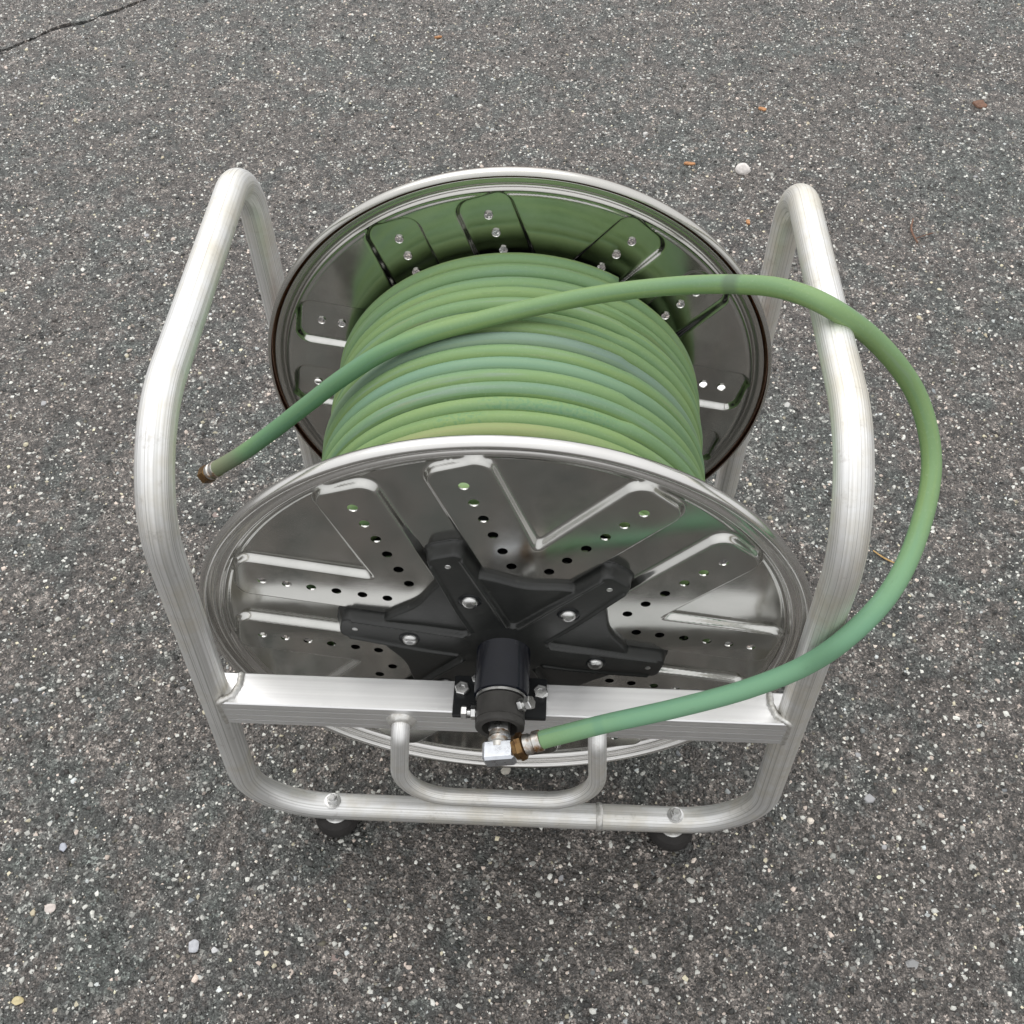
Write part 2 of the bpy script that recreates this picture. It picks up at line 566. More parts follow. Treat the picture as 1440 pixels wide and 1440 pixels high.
# aggregate
def tones(n, lightness=1.0):
    k = RNG.random(n)
    base = np.where(k < .46, RNG.uniform(.012, .055, n), np.where(k < .70, RNG.uniform(.07, .26, n), RNG.uniform(.32, .78, n)))
    base = base * lightness
    h = RNG.random(n)
    col = np.stack([base, base, base * .93], 1)
    pink = h < .14; tan = (h > .14) & (h < .20); blue = (h > .20) & (h < .26)
    col[pink] *= (1.12, .95, .89); col[tan] *= (1.10, 1.01, .80); col[blue] *= (.94, .99, 1.06)
    return np.clip(col, 0, .8)
def stone_geo(n, sizes, zfrac=.45):
    """n irregular half-sunk chips: 6-gon ring below, 5..6-gon shoulder, facetted top"""
    ang = np.arange(6) * math.pi / 3
    J = RNG.uniform(.55, 1.28, (n, 6))
    el = RNG.uniform(.55, 1.0, n); rot = RNG.uniform(0, 2 * math.pi, n)
    a = ang[None] + RNG.uniform(-.3, .3, (n, 6))
    x = np.cos(a) * J; y = np.sin(a) * J * el[:, None]
    xr = x * np.cos(rot)[:, None] - y * np.sin(rot)[:, None]
    yr = x * np.sin(rot)[:, None] + y * np.cos(rot)[:, None]
    s = sizes[:, None]
    tilt = RNG.normal(0, .16, (n, 2))
    hgt = s[:, 0] * RNG.uniform(.5, 1.1, n) * zfrac
    ring0 = np.stack([xr * s * 1.0, yr * s * 1.0, np.full_like(xr, -.0008)], 2)
    sh = RNG.uniform(.55, .85, (n, 1))
    z1 = hgt[:, None] + (xr * tilt[:, :1] + yr * tilt[:, 1:]) * s * .8
    ring1 = np.stack([xr * s * sh, yr * s * sh, z1], 2)
    Vs = np.concatenate([ring0, ring1], 1)                           # n,12,3
    return Vs
RF = []
for q in range(6): RF.append((q, (q + 1) % 6, 6 + (q + 1) % 6, 6 + q))
RF.append((6, 7, 8, 9, 10, 11))
# footprint of the picture on the ground
corners = [at_z(u, v, 0) for u, v in ((-120, -90), (1560, -90), (1560, 1540), (-120, 1540))]
def in_view(x, y):
    d = np.stack([x - CAM_P.x, y - CAM_P.y, np.full_like(x, -CAM_P.z)], 1) @ np.array(CR.to_3x3())
    u = 720 + 1448.3 * d[:, 0] / -d[:, 2]; v = 729.7 - 1448.3 * d[:, 1] / -d[:, 2]
    return u, v
x0 = min(c.x for c in corners); x1 = max(c.x for c in corners); y0 = min(c.y for c in corners); y1 = max(c.y for c in corners)
def scatter(n):
    X = RNG.uniform(x0, x1, n * 3); Y = RNG.uniform(y0, y1, n * 3)
    u, v = in_view(X, Y)
    ok = (u > -120) & (u < 1560) & (v > -90) & (v < 1540) & (np.abs(Y - crack_y(X)) > .008)
    return X[ok][:n], Y[ok][:n]
def chip_geo(n, sizes):
    """small five-sided chips with an off-centre peak"""
    a = np.arange(5) * 2 * math.pi / 5 + RNG.uniform(-.45, .45, (n, 5)) + RNG.uniform(0, 6.28, (n, 1))
    J = RNG.uniform(.55, 1.3, (n, 5)) * sizes[:, None]
    ring = np.stack([np.cos(a) * J, np.sin(a) * J, np.full_like(a, -.0004)], 2)
    ap = np.stack([RNG.normal(0, .3, n) * sizes, RNG.normal(0, .3, n) * sizes, sizes * RNG.uniform(.25, .7, n)], 1)
    return np.concatenate([ring, ap[:, None]], 1)
CF = [(q, (q + 1) % 5, 5) for q in range(5)]
def aggregate(n0, med, sig, top, geo, faces, nv, light=1.0):
    X, Y = scatter(n0)
    n = len(X)
    sz = np.clip(RNG.lognormal(math.log(med), sig, n), .0005, top)
    Vs = geo(n, sz)
    Vs[:, :, 0] += X[:, None]; Vs[:, :, 1] += Y[:, None]
    me = bpy.data.meshes.new("aggregate")
    me.vertices.add(n * nv)
    me.vertices.foreach_set('co', Vs.reshape(-1).astype(np.float32))
    fl = np.array([i for f in faces for i in f]); starts = np.cumsum([0] + [len(f) for f in faces])
    loops = (fl[None] + nv * np.arange(n)[:, None]).reshape(-1)
    me.loops.add(len(loops)); me.loops.foreach_set('vertex_index', loops.astype(np.int32))
    ls = (starts[:-1][None] + len(fl) * np.arange(n)[:, None]).reshape(-1)
    me.polygons.add(len(ls)); me.polygons.foreach_set('loop_start', ls.astype(np.int32))
    me.update(calc_edges=True)
    ca = me.color_attributes.new('tone', 'FLOAT_COLOR', 'POINT')
    tc_ = np.concatenate([np.repeat(tones(n, light), nv, 0), np.ones((n * nv, 1))], 1)
    ca.data.foreach_set('color', tc_.astype(np.float32).reshape(-1))
    me.materials.append(M_STONE)
    ag = bpy.data.objects.new("aggregate", me)
    link(ag, ground)
    tag(ag, None, None, None, "stuff")
aggregate(42000, .00190, .42, .0044, stone_geo, RF, 12)
aggregate(150000, .00160, .42, .0034, chip_geo, CF, 6)
# the larger chips, one object each
variants = []
for q in range(22):
    Vv = stone_geo(1, np.array([1.0]), .42)[0]
    m_ = bpy.data.meshes.new("stone")
    m_.from_pydata((Vv + np.array([0, 0, 0])).tolist(), [], RF)
    cca = m_.color_attributes.new('tone', 'FLOAT_COLOR', 'POINT')
    tcol = [(.60, .58, .54), (.50, .50, .48), (.42, .42, .40), (.30, .30, .30), (.26, .20, .18), (.52, .44, .38),
            (.16, .17, .18), (.36, .36, .37), (.64, .62, .60), (.22, .24, .25), (.46, .40, .28)][q % 11]
    cca.data.foreach_set('color', np.tile(np.array([*tcol, 1]), (12, 1)).astype(np.float32).reshape(-1))
    m_.materials.append(M_STONE)
    variants.append(m_)
X, Y = scatter(270)
for i in range(len(X)):
    o = bpy.data.objects.new("stone", variants[RNG.integers(0, 22)])
    s = float(np.clip(RNG.lognormal(math.log(.0040), .22), .003, .0065))
    link(o, ground, Matrix.Translation((X[i], Y[i], 0.0)) @ Matrix.Rotation(RNG.uniform(0, 6.28), 4, 'Z') @ Matrix.Diagonal((s, s, s * .7, 1)))

# ------------------------------------------------------------------ hose reel
H = 0.29          # axle height
YB = 0.2905       # plane of the far flange
RD = 0.243
reel = empty("hose_reel", (0, .14, 0), "large freestanding hose reel with aluminium tube frame and embossed steel discs", "hose reel")

# --- frame
TR = .0128
def C(sx, back, z, dx=0, dy=0):
    f = (z - .0482) / (.5659 - .0482)
    x = .2478 + (.2143 - .2478) * f
    y = (.359 + (.2482 - .359) * f) if back else (-.0605 + (-.0566 + .0605) * f)
    return Vector((sx * x + dx, y + dy, z))
zb, zt = .0482, .5659
def px_of(p):
    d = CR.to_3x3().transposed() @ (Vector(p) - CAM_P)
    return 720 + 1448.3 * d.x / -d.z, 729.71 - 1448.3 * d.y / -d.z
def back(p, dy):                      # the same line of sight, dy farther back
    return at_y(*px_of(p), p[1] + dy)
FB = .0085
fl_, fr_ = back(C(-1, 0, zb), FB), back(C(1, 0, zb), FB)
ZB = (fl_.z + fr_.z) / 2 + .006; YF = fl_.y; YR = .322
loop = [Vector((0, YF, ZB)), Vector((fr_.x, YF, ZB)), back(C(1, 0, zt + .001, .0035, -.004), FB), at_y(1122, 247, YR), Vector((.2425, YR, ZB)), Vector((-.2355, YR, ZB)),
        at_y(340, 224, YR), back(C(-1, 0, zt - .004, -.0035), FB), Vector((fl_.x, YF, ZB))]
path = fillet(loop, [0, .075, .085, .06, .07, .07, .06, .085, .075], closed=True, n=18)
path = densify(path, .03, closed=True)
V, F, UV = sweep(path, TR, 36, closed=True)
frame = mesh_obj("frame", V, F, M_TUBE, reel, uv=UV, label="bent aluminium tube frame with drawing lines")
# weld seam in the front foot bar
ws = at_z(843, 1146, zb)
V, F = lathe((ws.x - .002, YF, ZB), (1, 0, 0), [(-.001, TR), (0, TR + .0011), (.003, TR + .0014), (.005, TR + .0006), (.006, TR)], 36)
mesh_obj("weld_seam", V, F, M_WELD, frame)

# --- crossbars (front with grooves in its front face)
def crossbar(xa, xb, ya, yb, z0, z1, name="crossbar"):
    g = .0007
    hh = z1 - z0
    # profile in (y,z): front face at ya carries three shallow grooves
    pr = [(yb, z0 + .001), (yb, z1 - .001), (yb - .001, z1), (ya + .001, z1), (ya, z1 - .001)]
    for f in (.72, .46, .20):
        zc = z0 + hh * f
        pr += [(ya, zc + .00045), (ya + g, zc + .00040), (ya + g, zc - .00030), (ya, zc - .00035)]
    pr += [(ya, z0 + .001), (ya + .001, z0), (yb - .001, z0)]
    V = [(xa, y, z) for y, z in pr] + [(xb, y, z) for y, z in pr]
    m_ = len(pr)
    F = [(i, (i + 1) % m_, m_ + (i + 1) % m_, m_ + i) for i in range(m_)]
    F.append(tuple(range(m_ - 1, -1, -1))); F.append(tuple(range(m_, 2 * m_)))
    return mesh_obj(name, V, F, M_BAR, reel, smooth=False)
ZC = .2735
bar1 = crossbar(-.2325, .2345, -.0640, -.0350, ZC - .036, ZC)
bar1['label'] = "bright square crossbar under the near axle end"
yr = YR
bar2 = crossbar(-.224, .224, yr - .014, yr + .015, ZC - .036, ZC)
# welds at the crossbar ends
def weld_line(pts, r, name="weld", par=None):
    P = densify([Vector(p) for p in pts], .0016)
    rr = [r * (.8 + .35 * abs(math.sin(i * 1.3)) + random.uniform(-.08, .08)) for i in range(len(P))]
    V, F, UV = sweep(P, rr, 8)
    return mesh_obj(name, V, F, M_WELD, par or bar1, uv=UV)
for s, xe, q in ((-1, -.2325, 1), (1, .2345, -1)):
    weld_line([(xe + q * .0145, -.0355, ZC + .0005), (xe + q * .0150, -.046, ZC + .001), (xe + q * .011, -.057, ZC + .0012), (xe + q * .002, -.0625, ZC + .0008), (xe, -.0632, ZC - .004)], .0028)
    weld_line([(xe, -.0625, ZC - .002), (xe, -.0632, ZC - .018), (xe, -.0628, ZC - .035)], .0024)
    weld_line([(xe + q * .001, -.0618, ZC - .0362), (xe + q * .012, -.050, ZC - .0366)], .0024)

# --- carrying handle on the crossbar
hl, hr2 = at_y(562, 1121, -.086), at_y(841, 1125, -.086)
hz = (hl.z + hr2.z) / 2
hp = fillet([(-.083, -.061, ZC - .019), (-.083, -.076, ZC - .022), (hl.x, -.086, hz), (hr2.x, -.086, hz), (.0795, -.076, ZC - .022), (.0795, -.061, ZC - .019)],
            [0, .012, .050, .050, .012, 0], n=14)
hp = densify(hp, .02)
V, F, UV = sweep(hp, .0078, 24)
handle = mesh_obj("handle", V, F, M_TUBE, reel, uv=UV, label="small U shaped carrying handle under the crossbar")
for x in (-.083, .0795):
    V, F = lathe((x, -.0637, ZC - .0192), (0, -1, 0), [(-.001, .013), (.0008, .0125), (.003, .0105), (.0045, .0092), (.0048, .007)], 24)
    V = [v + Vector((math.sin(i * 2.1) * .0004, 0, math.cos(i * 1.7) * .0004)) for i, v in enumerate(V)]
    mesh_obj("weld", V, F, M_WELD, handle)

# --- feet
def foot(x, y):
    top = ZB - TR * .97
    V, F = lathe((x, y, 0), (0, 0, 1), [(0, .0190), (.0012, .0208), (.004, .0222), (.008, .0226), (.012, .0220), (.017, .0200), (top - .003, .0155), (top - .0020, .0125)], 36)
    f = mesh_obj("foot", V, F, M_FOOT, reel, sharp=50)
    V, F = lathe((x, y, 0), (0, 0, 1), [(top - .0035, .0118), (top - .002, .0128), (top - .0008, .0128), (top, .010)], 32)
    mesh_obj("washer", V, F, M_ZINC, f, sharp=40)
    V, F = hexbolt((x, y, ZB + TR - .0006), (0, 0, 1), .0056, .006)
    tip = lathe((x, y, ZB + TR + .006), (0, 0, 1), [(0, .0034), (.0035, .0034), (.004, .003)], 16)
    V, F = join((V, F), tip)
    mesh_obj("bolt", V, F, M_ZINC, f, smooth=True, sharp=30)
    return f
for x, y in ((-.171, YF), (.1705, YF), (-.171, YR), (.1705, YR)):
    foot(x, y)

# --- stamped flange
ARM = R_(30)
def sd_box(px, py, cx_, cy_, hx, hy, r):
    qx = np.abs(px - cx_) - (hx - r); qy = np.abs(py - cy_) - (hy - r)
    return np.hypot(np.maximum(qx, 0), np.maximum(qy, 0)) + np.minimum(np.maximum(qx, qy), 0) - r
def smin(a, b, k):
    h = np.clip(.5 + .5 * (b - a) / k, 0, 1)
    return b * (1 - h) + a * h - k * h * (1 - h)
def sstep(x):
    x = np.clip(x, 0, 1); return x * x * (3 - 2 * x)
AX0 = R_(79.3)
def vshape(x, z):
    d = np.full_like(x, 9.0)
    for k in range(6):
        a = AX0 + k * math.pi / 3
        u = x * math.cos(a) + z * math.sin(a); v = -x * math.sin(a) + z * math.cos(a)
        best = None
        for s in (1, -1):
            vv = v * s
            # arm direction 30 deg to the V's axis, its centre line .042 off the hub centre
            al = u * math.cos(ARM) + vv * math.sin(ARM)
            of = u * math.sin(ARM) - vv * math.cos(ARM)
            b_ = sd_box(al, of, .134, .0425, .087, .0245, .013)
            best = b_ if best is None else smin(best, b_, .006)
        d = np.minimum(d, best)
    return d
HOLES = []
for k in range(6):
    a = AX0 + k * math.pi / 3
    for s in (1, -1):
        for rr in (.204, .1855, .167, .148, .1285, .110):
            of = .0420
            al = math.sqrt(rr * rr - of * of)
            u = al * math.cos(ARM) + of * math.sin(ARM); v = (al * math.sin(ARM) - of * math.cos(ARM)) * s
            HOLES.append((u * math.cos(a) - v * math.sin(a), u * math.sin(a) + v * math.cos(a)))
def flange_mesh():
    cell = .00098
    R1 = .231
    m_ = int(2 * R1 / cell) + 3
    g = (np.arange(m_) - (m_ - 1) / 2) * cell
    GX, GZ = np.meshgrid(g, g)
    GX = GX.copy(); GZ = GZ.copy()
    cxm = (GX[:-1, :-1] + GX[1:, 1:]) / 2; czm = (GZ[:-1, :-1] + GZ[1:, 1:]) / 2
    rad = np.hypot(cxm, czm)
    keep = (rad < R1)
    outside = ~keep
    hr = .0039
    inhole = np.zeros_like(keep)
    for hx, hz in HOLES:
        inhole |= np.hypot(cxm - hx, czm - hz) < hr
    keep &= ~inhole
    # vertices shared by kept and removed cells slide onto the true circle
    def touch(maskc):
        t_ = np.zeros((m_, m_), bool)
        for di in (0, 1):
            for dj in (0, 1):
                t_[di:di + m_ - 1, dj:dj + m_ - 1] |= maskc
        return t_
    tk = touch(keep)
    be = tk & touch(outside)
    rr = np.hypot(GX, GZ)
    GX[be] *= (R1 / rr[be]); GZ[be] *= (R1 / rr[be])
    bh = tk & touch(inhole)
    ii = np.argwhere(bh)
    HC = np.array(HOLES)
    P_ = np.stack([GX[bh], GZ[bh]], 1)
    dd = np.hypot(P_[:, None, 0] - HC[None, :, 0], P_[:, None, 1] - HC[None, :, 1])
    w_ = dd.argmin(1); dm = dd[np.arange(len(P_)), w_]
    NP = HC[w_] + (P_ - HC[w_]) * (hr / dm)[:, None]
    GX[bh] = NP[:, 0]; GZ[bh] = NP[:, 1]
    # pressed height, + = away from the hose
    d = vshape(GX, GZ)
    h = .0058 * sstep(-(d - .0022) / .0044)
    r_ = np.hypot(GX, GZ)
    h += .0022 * sstep((.095 - r_) / .02)                  # raised centre
    h += .0010 * np.sin(np.clip((r_ - .2265) / .0045, 0, 1) * math.pi)  # small ring near the edge
    # slight oil-canning of the sheet between the presses
    h += .0007 * np.cos(r_ / .23 * math.pi) + .0004 * np.sin(GX * 21 + 1) * np.sin(GZ * 17 + 2)
    V = np.stack([GX.ravel(), -h.ravel(), GZ.ravel()], 1)
    idx = np.arange(m_ * m_).reshape(m_, m_)
    q = np.stack([idx[:-1, :-1][keep], idx[:-1, 1:][keep], idx[1:, 1:][keep], idx[1:, :-1][keep]], 1)
    # hole walls, 1.2 mm
    e = {}
    for f in q[np.isin(q, idx[bh]).sum(1) >= 2]:
        for a, b_ in ((f[0], f[1]), (f[1], f[2]), (f[2], f[3]), (f[3], f[0])):
            if bh.flat[a] and bh.flat[b_]:
                key = (min(a, b_), max(a, b_))
                e[key] = None if key in e else (a, b_)
    q = q.tolist()
    V = V.tolist()
    low = {}
    def lo(i):
        if i not in low:
            low[i] = len(V); p = V[i]; V.append([p[0], p[1] + .0013, p[2]])
        return low[i]
    for ed in e.values():
        if ed:
            a, b_ = ed
            q.append([b_, a, lo(a), lo(b_)])
    used = sorted({i for f in q for i in f})
    mp = {o: k for k, o in enumerate(used)}
    V = [V[i] for i in used]
    F = [tuple(mp[i] for i in f) for f in q]
    return V, F
FV, FF = flange_mesh()
def flange(y, mir, label):
    """mir False: pressed towards -Y; True: turned about Z so the presses point to +Y"""
    Wm = Matrix.Translation((0, y, H))
    if mir:
        Wm = Wm @ Matrix.Rotation(R_(21.4), 4, 'Y') @ Matrix.Rotation(math.pi, 4, 'Z')
    return Wm
me = bpy.data.meshes.new("flange")
me.from_pydata(FV, [], FF)
me.polygons.foreach_set('use_smooth', [True] * len(me.polygons))
me.set_sharp_from_angle(angle=R_(55))
me.materials.append(M_SHEET)
f1 = bpy.data.objects.new("flange", me); link(f1, reel, flange(0, False, 0))
f1['label'] = "near embossed stainless disc with pierced V shapes"
f2 = bpy.data.objects.new("flange", me); link(f2, reel, flange(YB, True, 0))
f2['label'] = "far embossed stainless disc behind the wound hose"
# rolled rim: profile (r, y) for the near flange; y negative = outward
prof = [(.2305, 0), (.2322, -.0006), (.2330, -.0026), (.2338, -.0034), (.2350, -.0036), (.2366, -.0020), (.2400, -.0014), (.2412, -.0020)]
for k in range(0, 15):
    a = R_(205 - k * 21)
    prof.append((.2462 + .0040 * math.cos(a), -.0030 - .0054 * math.sin(a)))
def rim_mesh():
    n = 180
    V = []; F = []
    for r, y in prof:
        for k in range(n):
            a = 2 * math.pi * k / n
            V.append((r * math.cos(a), y, r * math.sin(a)))
    for i in range(len(prof) - 1):
        for k in range(n):
            F.append((i * n + k, (i + 1) * n + k, (i + 1) * n + (k + 1) % n, i * n + (k + 1) % n))
    me = bpy.data.meshes.new("rim")
    me.from_pydata(V, [], F)
    me.polygons.foreach_set('use_smooth', [True] * len(me.polygons))
    me.materials.append(M_BEAD)
    return me
M_TINT, t_, b_ = mat("brown_tinted_edge")
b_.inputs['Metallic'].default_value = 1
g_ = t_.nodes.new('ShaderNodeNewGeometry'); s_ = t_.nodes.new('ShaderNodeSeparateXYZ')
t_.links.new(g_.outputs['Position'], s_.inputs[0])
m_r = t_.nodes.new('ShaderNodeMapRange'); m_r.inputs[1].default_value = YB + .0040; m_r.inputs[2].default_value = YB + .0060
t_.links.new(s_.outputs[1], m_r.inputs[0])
t_.links.new(mixc(t_, m_r.outputs[0], (.56, .55, .52), (.44, .27, .20)), b_.inputs['Base Color'])  # far rim: steel grey turning coppery brown on its outward side
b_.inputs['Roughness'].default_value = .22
rm = rim_mesh()
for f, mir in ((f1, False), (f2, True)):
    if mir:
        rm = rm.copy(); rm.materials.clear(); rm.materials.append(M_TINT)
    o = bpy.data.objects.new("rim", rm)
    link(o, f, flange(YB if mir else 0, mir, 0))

# drum core
V, F = lathe((0, .002, H), (0, 1, 0), [(0, .150), (YB - .004, .150)], 64)
mesh_obj("drum", V, F, M_PLATE, reel, sharp=40)

# --- cast spider hub on the near flange
def spider_mesh():
    cell = .00082
    R1 = .162
    m_ = int(2 * R1 / cell) + 1
    g = (np.arange(m_) - (m_ - 1) / 2) * cell
    GX, GZ = np.meshgrid(g, g)
    r_ = np.hypot(GX, GZ); th = np.arctan2(GZ, GX)
    # foot plate: six shallow scallops between the arms
    arm0 = AX0 + R_(30)
    ph = np.cos(6 * (th - arm0))
    plate = r_ - (.1005 + .0075 * ph)
    star = np.full_like(r_, 9.0)
    rib = np.full_like(r_, 9.0)
    for k in range(6):
        a = arm0 + k * math.pi / 3
        u = GX * math.cos(a) + GZ * math.sin(a); v = -GX * math.sin(a) + GZ * math.cos(a)
        wdt = .0195 - .0035 * np.clip((u - .07) / .08, 0, 1)
        d = np.hypot(np.maximum(np.abs(v) - (wdt - .010), 0), np.maximum(u - (.1385 - .010), 0)) - .010
        d = np.where(u < 0, 9.0, d)
        star = smin(star, d, .010)
        # raised edges of each arm
        rib = np.minimum(rib, np.where(u > 0, np.maximum(np.abs(np.abs(v) - (wdt - .0045)) - .0014, np.maximum(u - .128, .035 - u)), 9.0))
    hp_ = .0150 * sstep(-(plate - .001) / .004) - .004
    hs_ = (.0190 - .0035 * np.clip((r_ - .06) / .09, 0, 1)) * sstep(-(star - .001) / .0048) - .004
    hr_ = .0024 * sstep(-(rib - .001) / .003)
    hc_ = .0140 * sstep((.052 - r_) / .018)
    h = np.maximum(np.maximum(hp_, hs_ + hr_ * (hs_ > .002)), hc_)
    inside = np.minimum(plate, star)
    h = np.where(inside < .0012, h, -.004)
    c = (h[:-1, :-1] + h[1:, 1:] + h[1:, :-1] + h[:-1, 1:]) / 4
    mx = np.maximum(np.maximum(h[:-1, :-1], h[1:, 1:]), np.maximum(h[1:, :-1], h[:-1, 1:]))
    keep = mx > -.0039
    V = np.stack([GX.ravel(), -h.ravel() - .0005, GZ.ravel() + H], 1)
    idx = np.arange(m_ * m_).reshape(m_, m_)
    q = np.stack([idx[:-1, :-1][keep], idx[:-1, 1:][keep], idx[1:, 1:][keep], idx[1:, :-1][keep]], 1)
    used = np.unique(q); mp = -np.ones(m_ * m_, int); mp[used] = np.arange(len(used))
    return V[used], [tuple(x) for x in mp[q].tolist()]
V, F = spider_mesh()
spider = mesh_obj("hub_spider", V, F, M_BLACK, reel, label="black cast hub with six arms")
arm0 = AX0 + R_(30)
def screw_geo(r, h):
    out = lathe((0, 0, 0), (0, -1, 0), [(-.0005, r), (h * .35, r), (h * .75, r * .86), (h, r * .55), (h, r * .42)], 28)
    sock = lathe((0, 0, 0), (0, -1, 0), [(h, r * .42), (h - .0022, r * .40), (h - .0023, .0)], 6)
    return join(out, sock)
V, F = screw_geo(.0066, .0042)
me = bpy.data.meshes.new("screw"); me.from_pydata([tuple(v) for v in V], [], F)
me.polygons.foreach_set('use_smooth', [True] * len(me.polygons)); me.set_sharp_from_angle(angle=R_(40)); me.materials.append(M_ZINC)
V, F = lathe((0, 0, 0), (0, -1, 0), [(-.0005, .0095), (.0006, .0092), (.0008, .007)], 28)
mw = bpy.data.meshes.new("screw_seat"); mw.from_pydata([tuple(v) for v in V], [], F)
mw.polygons.foreach_set('use_smooth', [True] * len(mw.polygons)); mw.materials.append(M_PLATE)
V, F = lathe((0, 0, 0), (0, -1, 0), [(-.0005, .0030), (.0008, .0028), (.0014, .0018), (.0015, .0)], 16)
mr_ = bpy.data.meshes.new("rivet"); mr_.from_pydata([tuple(v) for v in V], [], F)
mr_.polygons.foreach_set('use_smooth', [True] * len(mr_.polygons)); mr_.materials.append(M_ZINC)
for k in range(6):
    a = arm0 + k * math.pi / 3
    for me_, rr, yy, nm in ((me, .0780, -.0146, "screw"), (mw, .0780, -.0144, "screw_seat"), (mr_, .1235, -.0120, "rivet")):
        o = bpy.data.objects.new(nm, me_)
        link(o, spider, Matrix.Translation((rr * math.cos(a), yy, H + rr * math.sin(a))) @ Matrix.Rotation(-a, 4, 'Y'))
# through bolts in the far flange seen between the presses are pierced holes only

# --- axle sleeve, bearing, plate
V, F = lathe((0, -.010, H), (0, -1, 0), [(0, .0245), (.0030, .0235), (.0042, .0222), (.0470, .0222), (.0478, .0214), (.0480, .012)], 56)
sleeve = mesh_obj("axle_sleeve", V, F, M_GLOSS, reel, sharp=50)
V, F = lathe((0, -.0585, H), (0, -1, 0), [(-.0005, .012), (0, .0205), (.0022, .0205), (.0024, .0175)], 48)
mesh_obj("washer", V, F, M_ZINC, sleeve, sharp=40)
V, F = lathe((0, -.0612, H), (0, -1, 0), [(0, .0188), (.0004, .0194), (.0180, .0197), (.0185, .0199), (.0186, .0195), (.0195, .0197), (.0232, .0195), (.0240, .0186), (.0240, .0142), (.0130, .0124), (.0125, .002)], 48)
collar = mesh_obj("bearing_collar", V, F, M_COLLAR, reel, sharp=40)
V, F = rbox((-.0395, -.0692, ZC + .0003), (.0365, -.0325, ZC + .0048), .0007)
w1 = rbox((-.0165, -.0660, ZC + .0046), (.0165, -.0350, ZC + .0085), .001)
plate = mesh_obj("bearing_plate", *join((V, F), w1), M_PLATE, reel, smooth=False, label="black bearing plate bolted on the crossbar")
for px in ((650, 968), (760, 973)):
    p = at_z(px[0], px[1], ZC + .0075)
    V, F = hexbolt((p.x, p.y, ZC + .0046), (0, 0, 1), .0064, .0048, False)
    mesh_obj("bolt", V, F, M_ZINC, plate, smooth=True, sharp=30)
V, F = hexbolt((-.0215, -.036, ZC + .0046), (0, 0, 1), .0042, .003, False)
mesh_obj("bolt", V, F, M_ZINC, plate, smooth=True, sharp=30)
# locking screws through the collar with their nuts
def lockscrew(dirv, y):
    d = Vector(dirv).normalized()
    o = Vector((0, y, H)) + d * .0190
    a = lathe(o, d, [(0, .0030), (.0115, .0030)], 16)
    nut = lathe(o, d, [(.0006, .0050), (.0010, .0056), (.0042, .0056), (.0046, .0050)], 6)
    hd = lathe(o, d, [(.0075, .0050), (.0080, .0056), (.0118, .0056), (.0124, .0048), (.0124, .001)], 6, .4)
    return mesh_obj("lock_screw", *join(a, nut, hd), M_ZINC, collar, smooth=True, sharp=30)
lockscrew((-1, 0, -.05), -.0715)
lockscrew((.80, 0, .62), -.0705)

# --- swivel fitting
V, F = lathe((0, -.072, H), (0, -1, 0), [(0, .0090), (.016, .0090), (.0166, .0082), (.0168, .006)], 6, .2)
swivel = mesh_obj("swivel_nut", V, F, M_ZINC, reel, smooth=True, sharp=30)
V, F = lathe((0, -.088, H), (0, -1, 0), [(0, .0078), (.004, .0080), (.0042, .0066), (.0062, .0062), (.0064, .0086), (.0095, .0086), (.0100, .0072), (.0140, .0070)], 32)
mesh_obj("swivel_body", V, F, M_RUSTY, swivel, sharp=35)
# elbow: a square forged block turned a little
el_c = Vector((.0020, -.1050, H - .001))
hose_dir = (at_y(757, 1042, -.0995) - el_c).normalized()
zdir = Vector((0, -1, 0))
X_ = Vector((.975, .03, .19)).normalized(); Y_ = (Vector((0, -1, 0)) - X_ * X_.dot(Vector((0, -1, 0)))).normalized(); Z_ = X_.cross(Y_)
Rm = Matrix((X_, Y_, Z_)).transposed()
X_h = hose_dir
V, F = rbox((-.0135, -.0082, -.0078), (.0115, .0082, .0078), .0020)
V = [el_c + Rm @ v for v in V]
tip = lathe(el_c, Y_, [(-.015, .0072), (-.0085, .0080)], 24)
elbow = mesh_obj("elbow_fitting", *join((V, F), tip), m_steel_bright("forged_zinc_elbow", (.70, .73, .78), .3), reel, smooth=False, label="bright square forged elbow at the axle end")

# ------------------------------------------------------------------ hose
HR = .0073
X_ = hose_dir
hs0 = el_c + X_ * .012
hose = empty("hose", (0, .14, H), "green rubber hose wound on the reel with one end looped over the frame", "hose")
# free length: from the elbow round the right upright, over the top rail and across the windings
hstart = hs0 + X_ * .0195
fp = [hstart, hstart + X_ * .005, at_y(806, 1029, -.0965)]
fp += [at_y(850, 1018, -.0930), at_y(950, 996, -.0875), at_y(1050, 969, -.0800), at_y(1130, 937, -.0740),
       at_y(1190, 897, -.0710), at_d(1249, 836, .712), at_d(1291, 750, .738), at_d(1310, 650, .760), at_d(1293, 565, .755),
       at_d(1240, 488, .728), at_z(1165, 431, .562), at_z(1100, 406, .551), at_z(1040, 400, .535), at_z(950, 402, .507),
       at_z(850, 413, .488), at_z(760, 430, .477), at_z(680, 449, .474), at_z(600, 471, .462), at_z(540, 495, .446),
       at_z(482, 531, .420), at_z(432, 569, .388), at_z(383, 607, .352), at_z(340, 638, .316), at_z(303, 660, .284)]
fpath = catmull(fp, 12)
L = [0.0]
for i in range(1, len(fpath)): L.append(L[-1] + (fpath[i] - fpath[i - 1]).length)
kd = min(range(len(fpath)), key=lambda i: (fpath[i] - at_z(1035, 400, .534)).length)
kt = min(range(len(fpath)), key=lambda i: (fpath[i] - at_y(845, 1015, -.10)).length)
